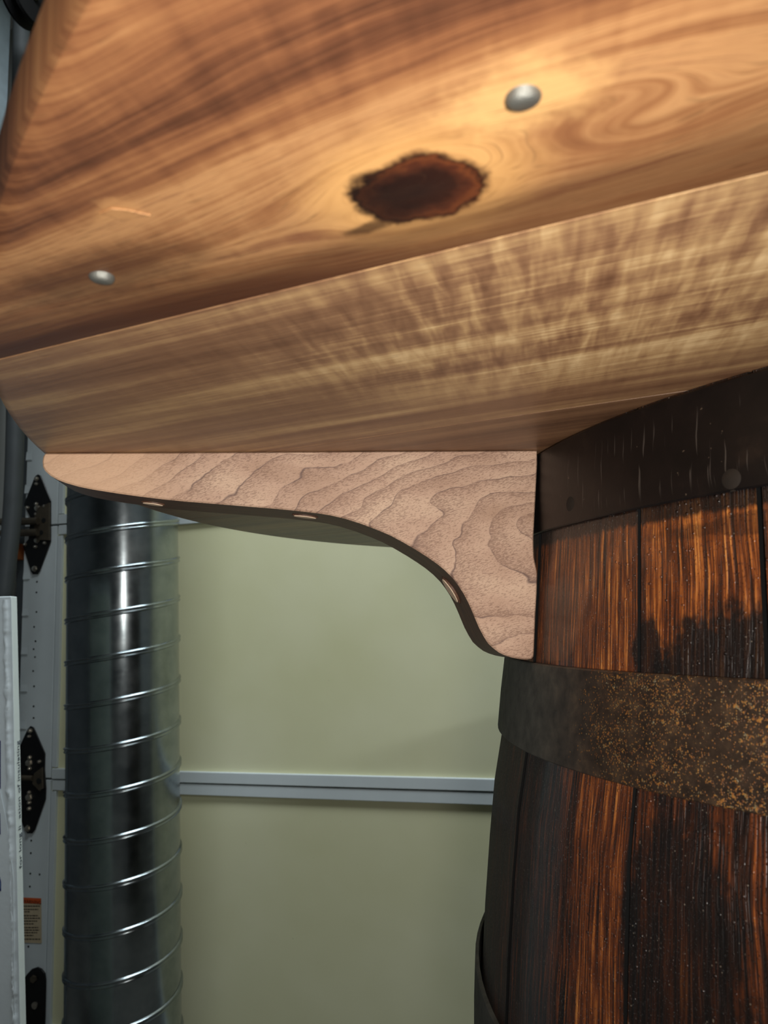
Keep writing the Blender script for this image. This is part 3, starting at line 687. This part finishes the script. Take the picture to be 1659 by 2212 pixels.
# film: crumpled ribbon over the right-hand edge
random.seed(3); vs, fs = [], []; ns = 420
import mathutils.noise as mn
for i in range(ns + 1):
    t = i / ns; h = Hh * (.02 + .975 * t); rough = .3 + .7 * (1 if t < .45 else .3)
    w_ = [mn.noise(Vector((t * 60, k * 7.3, 0))) for k in range(4)]; w2 = [mn.noise(Vector((t * 190, k * 5.1, 4))) for k in range(4)]
    for j, (a, b_) in enumerate(((-.0125 + .003 * w_[0], .0005), (-.0085 + .0028 * w_[1] + .0015 * w2[1] * rough, .0012 + (.0010 + .0012 * w2[2]) * rough), (-.0070 + .0028 * w_[1] + .0015 * w2[0] * rough, .0004), (-.0002, .0006))):
        vs.append(fr + upv * h - lft * 0 + lft * (-a) - bkv * b_)
for i in range(ns):
    for j in range(3): fs.append((i*4+j, (i+1)*4+j, (i+1)*4+j+1, i*4+j+1))
wpart('torn_film', mesh('film', vs, fs, True), FILM, wb, 'torn crumpled white film')
# diagonal tape fold on the face
def bface(x, y, o=.0006):
    nrm = lft.cross(upv).normalized()
    if nrm.dot(FW) > 0: nrm = -nrm
    d = ray(x, y); t = (fr - EYE).dot(nrm) / d.dot(nrm); return EYE + d * t + nrm * o, nrm
P = [bface(x, y)[0] for x, y in ((-60, 1560), (0, 1702), (12, 1760), (22, 1822), (30, 1900), (33, 2212), (-60, 2212))]
nr = bface(0, 1700)[1]
wpart('tape_fold', prism(P, nr, .0006, 0), BOARD, wb)
def strip(pts, mat, name, o=.0013):
    P = [bface(x, y, o)[0] for x, y in pts]; return wpart(name, prism(P, nr, .0002, 0), mat, wb)
strip([(-30,1590),(2,1600),(2,1704),(-30,1690)], NAVY, 'printed_letter', .0007)
strip([(-30,1748),(1.5,1756),(2.5,1802),(-30,1798)], NAVY, 'printed_letter')
strip([(-30,1888),(0,1890),(3.5,1905),(3.5,1924),(-30,1926)], NAVY, 'printed_letter')
strip([(-30,1895),(-.5,1896),(1.4,1907),(1.4,1919),(-30,1920)], LIGHTBLUE, 'letter_fill', .0017)
# print along the narrow edge, reading upward
side_n = -lft; 
def side_hit(x, y):
    d = ray(x, y); sn = upv.cross(bkv).normalized(); t = (bfoot - EYE).dot(sn) / d.dot(sn); return EYE + d * t, sn
for body, y0, y1 in (('for long li', 1872, 1782), ('ation of insulating', 1764, 1597)):
    a, sn = side_hit(49, y0); b_, _ = side_hit(46, y1)
    ha = (a - bfoot).dot(upv); hb = (b_ - bfoot).dot(upv)
    me = text_mesh(body, .012, .00004)
    xs = [v.co.x for v in me.vertices]; k = (hb - ha) / max(xs)
    if sn.dot(lft) > 0: sn = -sn
    # text x -> up the edge, text y -> towards the camera side (letters lie on their back), facing right
    T = Matrix((upv * k, -bkv * 1.15, upv.cross(-bkv))).transposed().to_4x4()
    org = bfoot + upv * ha - bkv * .005 + sn * .0004
    me.transform(Matrix.Translation(org) @ T)
    wpart('edge_print', me, INK, wb)

# ------------------------------------------------------------------ barrel
ZT = ZU                                                   # top of the barrel meets the tabletop
prof_r = [(FL, .266), (0.0, .2755), (.1, .288), (.2, .2995), (.3, .3085), (.42, .3135), (.5, .312), (.585, .3075), (.618, .3045), (.644, .3018), (.68, .2972), (.71, .2928), (.7382, .2866), (.7796, .2802), (.84, .2732), (.8844, .2700)]
def rr(z):
    for i in range(len(prof_r) - 1):
        (z0, r0), (z1, r1) = prof_r[i], prof_r[i+1]
        if z <= z1: return r0 + (r1 - r0) * (z - z0) / (z1 - z0)
    return prof_r[-1][1]
barrel = empty('oak_barrel', (AX, AY, FL), 'dark charred oak barrel with steel hoops under the walnut tabletop', 'barrel')
BZ = EYE.z                                                # shader heights are measured from eye level
def bmesh_obj(name, vs, fs, mat, parent, ang=40):
    me = smooth_by_angle(mesh(name, vs, fs), ang)
    me.transform(Matrix.Translation((0, 0, -BZ)))
    o = link(name, me, mat, parent); o.location = (0, 0, BZ - FL); return o
joints = [208.4, 197.5, 180.0, 165.2]
a = 165.2
while True:
    a -= random.choice((10.8, 12.4, 13.6, 15.0, 16.2))
    if a < 208.4 - 360 + 10: break
    joints.append(a)
joints.append(208.4 - 360.0)
zs = [FL, 0.0, .05, .1, .15, .2, .25, .31, .37, .42, .46, .5, .54, .585, .60, .618, .644, .66, .68, .695, .71, .725, .7382, .76, .7796, .80, .82, .84, .86, .8838]
for i in range(len(joints) - 1):
    a1, a0 = joints[i], joints[i+1]; na = 9; vs, fs = [], []
    gap = .05; lift = random.uniform(-.0004, .0004)
    for z_ in zs:
        R_ = rr(z_) + lift
        for k in range(na):
            t = k / (na - 1); ang = R(a0 + gap + (a1 - a0 - 2 * gap) * t)
            edge = min(t, 1 - t) * (a1 - a0)
            r_ = R_ - (.0013 if k in (0, na - 1) else 0)
            if k in (1, na - 2): ang = R(a0 + gap + .16) if k == 1 else R(a1 - gap - .16)
            vs.append((math.cos(ang) * r_, math.sin(ang) * r_, z_))
        for k in (0, 1):
            ang = R((a1 - gap) if k == 0 else (a0 + gap)); r_ = R_ - .024
            vs.append((math.cos(ang) * r_, math.sin(ang) * r_, z_))
    row = na + 2
    for j in range(len(zs) - 1):
        for k in range(row):
            k2 = (k + 1) % row; fs.append((j*row+k, j*row+k2, (j+1)*row+k2, (j+1)*row+k))
    fs.append(tuple(range(row))); fs.append(tuple((len(zs)-1)*row + k for k in reversed(range(row))))
    so = bmesh_obj('stave', vs, fs, OAK, barrel, 25)
    so.data.materials.append(JOINT)
    for p_ in so.data.polygons:
        ks = sorted(set(vi % row for vi in p_.vertices))
        if len(ks) == 2 and tuple(ks) in ((0, 1), (na-2, na-1), (na-1, na), (na, na+1), (0, row-1)): p_.material_index = 1
def hoop(z0, z1, th, mat, label, tx=0, ty=0, r0=None, r1=None, offset=(0, 0), nseg=128, wav=0):
    vs, fs = [], []; ra = (r0 or rr(z0)); rb = (r1 or rr(z1))
    for i in range(nseg):
        a = 2 * math.pi * i / nseg; c, s_ = math.cos(a), math.sin(a)
        dz_ = tx * c * .28 + ty * s_ * .28 + wav * math.sin(3 * a + 1)
        e = .0006
        sect = [(ra + .0002, z0), (ra + th - e, z0), (ra + th, z0 + e), ((ra + rb) / 2 + th + .0003, (z0 + z1) / 2), (rb + th, z1 - e), (rb + th - e, z1), (rb + .0002, z1)]
        for r_, z_ in sect: vs.append((c * r_ + offset[0], s_ * r_ + offset[1], z_ + dz_))
    k = 7
    for i in range(nseg):
        j = (i + 1) % nseg
        for q in range(k): fs.append((i*k+q, i*k+(q+1) % k, j*k+(q+1) % k, j*k+q))
    o = bmesh_obj('hoop', vs, fs, mat, barrel, 30); o['label'] = label; return o
def rivet(parent, azd, z_, th, mat, rad=.0045):
    a = R(azd); n_ = Vector((math.cos(a), math.sin(a), 0)); p_ = n_ * (rr(z_) + th) + Vector((0, 0, z_ - BZ))
    me = cyl(p_ - n_ * .001, p_ + n_ * .0007, rad, n=18, prof=[(0, rad), (.35, rad), (.7, rad * .8), (.95, rad * .4), (1, 0)])
    link('rivet', me, mat, parent)
RIV = plain('rusty_rivet', (27, 19, 11), .85, .0, .4, .3, 300)
hp1 = hoop(.8422, .8830, .0022, H_BLACK, 'smooth black steel hoop at the rim', .0005, .003)
def az_of(x, y, z_off, r_):
    d = ray(x, y); A_ = d.x**2 + d.y**2; B_ = -(d.x * AX + d.y * AY); C_ = AX*AX + AY*AY - r_*r_
    t = (-B_ - math.sqrt(max(0, B_*B_ - A_*C_))) / A_; P_ = EYE + d * t
    return math.degrees(math.atan2(P_.y - AY, P_.x - AX)) % 360, P_.z
for x, y in ((1576, 1036), (1226, 1090)):
    az_, z_ = az_of(x, y, 0, .276); rivet(hp1, az_, z_, .0022, RIV, .0042)
hp2 = hoop(.7382, .7796, .0030, H_RUST, 'rust speckled steel hoop', .003, .0085)
hp3 = hoop(.573, .616, .0022, H_RUST, 'weathered steel hoop standing off the staves', .0, .015, rr(.573) + .0006, rr(.616) + .0012, (-.0010, .0008))
for z0, z1 in ((.243, .284), (.105, .147), (FL + .001, FL + .046)):
    hoop(z0, z1, .003, H_RUST, 'rusty steel hoop low on the barrel')
# heads
for z_, z2 in ((.855, .873), (.03, .048)):
    link('head', cyl(Vector((0, 0, z_ - BZ)), Vector((0, 0, z2 - BZ)), .24, n=64), OAK, barrel).location = (0, 0, BZ - FL)

# ------------------------------------------------------------------ round tabletop of glued planks
table = empty('round_tabletop', TC, 'round walnut tabletop seen from below, one knotty plank beside a figured plank', 'tabletop')
ca, sa = math.cos(GA), math.sin(GA)
jv = grain_uv(SEAM_A)[1]
cuts = [-TR - 1, jv - .160 - .155, jv - .160, jv, jv + .150, jv + .150 + .155, jv + .150 + .31, jv + .150 + .46, jv + .150 + .62, TR + 1]
TT = .019
def plank(v0, v1, mat, label=None):
    g = .00015
    a0, a1 = max(v0 + g, -TR + 1e-4), min(v1 - g, TR - 1e-4)
    pts = []
    n = 40
    t1_, t0_ = math.asin(a1 / TR), math.asin(a0 / TR)
    for i in range(n + 1): th = t0_ + (t1_ - t0_) * i / n; pts.append((TR * math.cos(th), TR * math.sin(th), 1))
    for i in range(n + 1): th = math.pi - t1_ + (t1_ - t0_) * i / n; pts.append((TR * math.cos(th), TR * math.sin(th), 1))
    # rings: bottom (rim rounded over by 7 mm, joints eased by 0.5 mm), side, top
    rings = []
    for k, (z_, rim, jt) in enumerate(((0, .0040, .00016), (.0006, .0022, .00005), (.0016, .0008, 0), (.0035, 0, 0), (TT - .003, 0, 0), (TT, .003, .0004))):
        ring = []
        lo, hi = a0 + jt, a1 - jt; Rr = TR - rim
        lo_, hi_ = max(lo, -Rr + 1e-4), min(hi, Rr - 1e-4)
        q1, q0 = math.asin(hi_ / Rr), math.asin(lo_ / Rr)
        for i in range(n + 1): th = q0 + (q1 - q0) * i / n; ring.append((Rr * math.cos(th), Rr * math.sin(th), z_))
        for i in range(n + 1): th = math.pi - q1 + (q1 - q0) * i / n; ring.append((Rr * math.cos(th), Rr * math.sin(th), z_))
        rings.append(ring)
    vs, fs = [], []
    for ring in rings:
        for (u_, v_, z_) in ring: vs.append((u_ * ca - v_ * sa, u_ * sa + v_ * ca, z_))
    m_ = len(rings[0])
    for k in range(len(rings) - 1):
        for i in range(m_):
            j = (i + 1) % m_; fs.append((k*m_+i, k*m_+j, (k+1)*m_+j, (k+1)*m_+i))
    fs.append(tuple(reversed(range(m_)))); fs.append(tuple((len(rings)-1)*m_ + i for i in range(m_)))
    o = link('plank', smooth_by_angle(mesh('plank', vs, fs), 28), mat, table)
    if label: o['label'] = label
    return o
planks = []
for i in range(len(cuts) - 1):
    if cuts[i] > TR or cuts[i+1] < -TR: continue
    mat = W_KNOT if i == 2 else (W_FIG if i == 3 else W_PLAIN)
    planks.append((i, plank(cuts[i], cuts[i+1], mat, {2: 'golden knotty walnut plank', 3: 'figured grey brown walnut plank'}.get(i))))
kp = dict(planks)[2]
def screw(p, rad, tilt):
    r_ = Vector((p.x, p.y, ZU)) - TC
    n_ = Vector((math.cos(tilt) * .25, math.sin(tilt) * .25, -1)).normalized()
    c0 = r_ + Vector((0, 0, .0003))
    me = cyl(c0 - n_ * .001, c0 + n_ * .0018, rad, n=20, prof=[(0, 0), (0, rad), (.6, rad), (.85, rad * .86), (1, rad * .55), (1, 0)])
    s_ = link('screw', me, SCREWM, kp); s_['label'] = 'bright steel screw head'
screw(s1, .0030, 1.0); screw(s2, .0030, 2.2)
# splinter gouge left of the knot
P = [on_z(x, y) - TC + Vector((0, 0, -.0001)) for x, y in ((215, 458), (240, 447), (275, 450), (325, 462), (290, 466), (262, 474), (235, 462))]
link('splinter', prism(P, Vector((0, 0, -1)), .0003, .0001), W_KNOT, kp)

# ------------------------------------------------------------------ curved corbel bracket
out = [(97,979),(93,985),(91,996),(92,1008),(97,1017),(108,1027),(124,1036),(142,1043),(170,1051),(200,1057),(250,1065),(300,1072),(350,1078),(400,1083),(450,1087),(500,1091),
       (550,1095),(599,1099),(640,1103),(683,1108),(715,1113),(745,1120),(780,1131),(817,1145),(845,1157),(871,1171),(900,1188),(925,1204),(945,1218),(962,1232),(978,1248),(991,1265),(1002,1282),(1012,1301),
       (1020,1319),(1027,1336),(1035,1355),(1045,1374),(1055,1390),(1067,1401),(1079,1410),(1092,1416),(1108,1421),(1124,1424),(1140,1425),(1149,1423),(1153,1418),(1154,1409),(1155,1380),(1157,1330),(1160,1280),(1161,1240),
       (1158,1222),(1154,1205),(1153,1180),(1153,1157),(1155,1120),(1158,1060),(1161,1000),(1161,979)]
org = on_y(1161, 979, CY0)
P = []
for x, y in out:
    p_ = on_y(x, y, CY0); p_.z = min(p_.z, ZU - .0002)
    if y == 979: p_.z = ZU - .0002
    P.append(p_ - org)
corb = empty('corbel_bracket', org, 'pale walnut corbel bracket with a curved lower edge under the tabletop', 'bracket')
me = prism(P, Vector((0, 1, 0)), CT, .0007)
me.materials.append(W_CORB); me.materials.append(W_EDGE)
for p_ in me.polygons:
    if abs(p_.normal.y) < .5: p_.material_index = 1
smooth_by_angle(me, 30)
cb = link('bracket_body', me, None, corb)
def pocket(x0, y0, x1, y1, w, f0, name='screw_pocket'):
    """elongated filled screw hole on the curved lower edge, from pixel ends on the front outline"""
    a, b_ = on_y(x0, y0, CY0) - org, on_y(x1, y1, CY0) - org
    t = (b_ - a).normalized(); n_ = Vector((0, 1, 0)).cross(t).normalized()
    if n_.z > 0 : n_ = -n_
    c = (a + b_) / 2 + Vector((0, 1, 0)) * f0; L = (b_ - a).length / 2
    pts = []
    for i in range(20):
        an = 2 * math.pi * i / 20; ex = abs(math.cos(an)) ** 1.3 * (1 if math.cos(an) > 0 else -1)
        pts.append(c + t * (L * ex) + Vector((0, 1, 0)) * (w * math.sin(an)) - n_ * .0012)
    o1 = link(name, prism([p_ + n_ * .0006 for p_ in pts], n_, .0012, .0001), HOLE if False else W_EDGE, corb)
    pts2 = [c + (p_ - c) * .86 + n_ * .0011 for p_ in pts]
    o2 = link('wood_filler', prism(pts2, n_, .0009, .0002), RAWWOOD, o1); o2['label'] = 'pale raw wood in the screw hole'
pocket(292, 1071, 345, 1078, .0034, .016)
pocket(632, 1102, 690, 1109, .0034, .013)
pocket(972, 1240, 1012, 1301, .0052, .018)
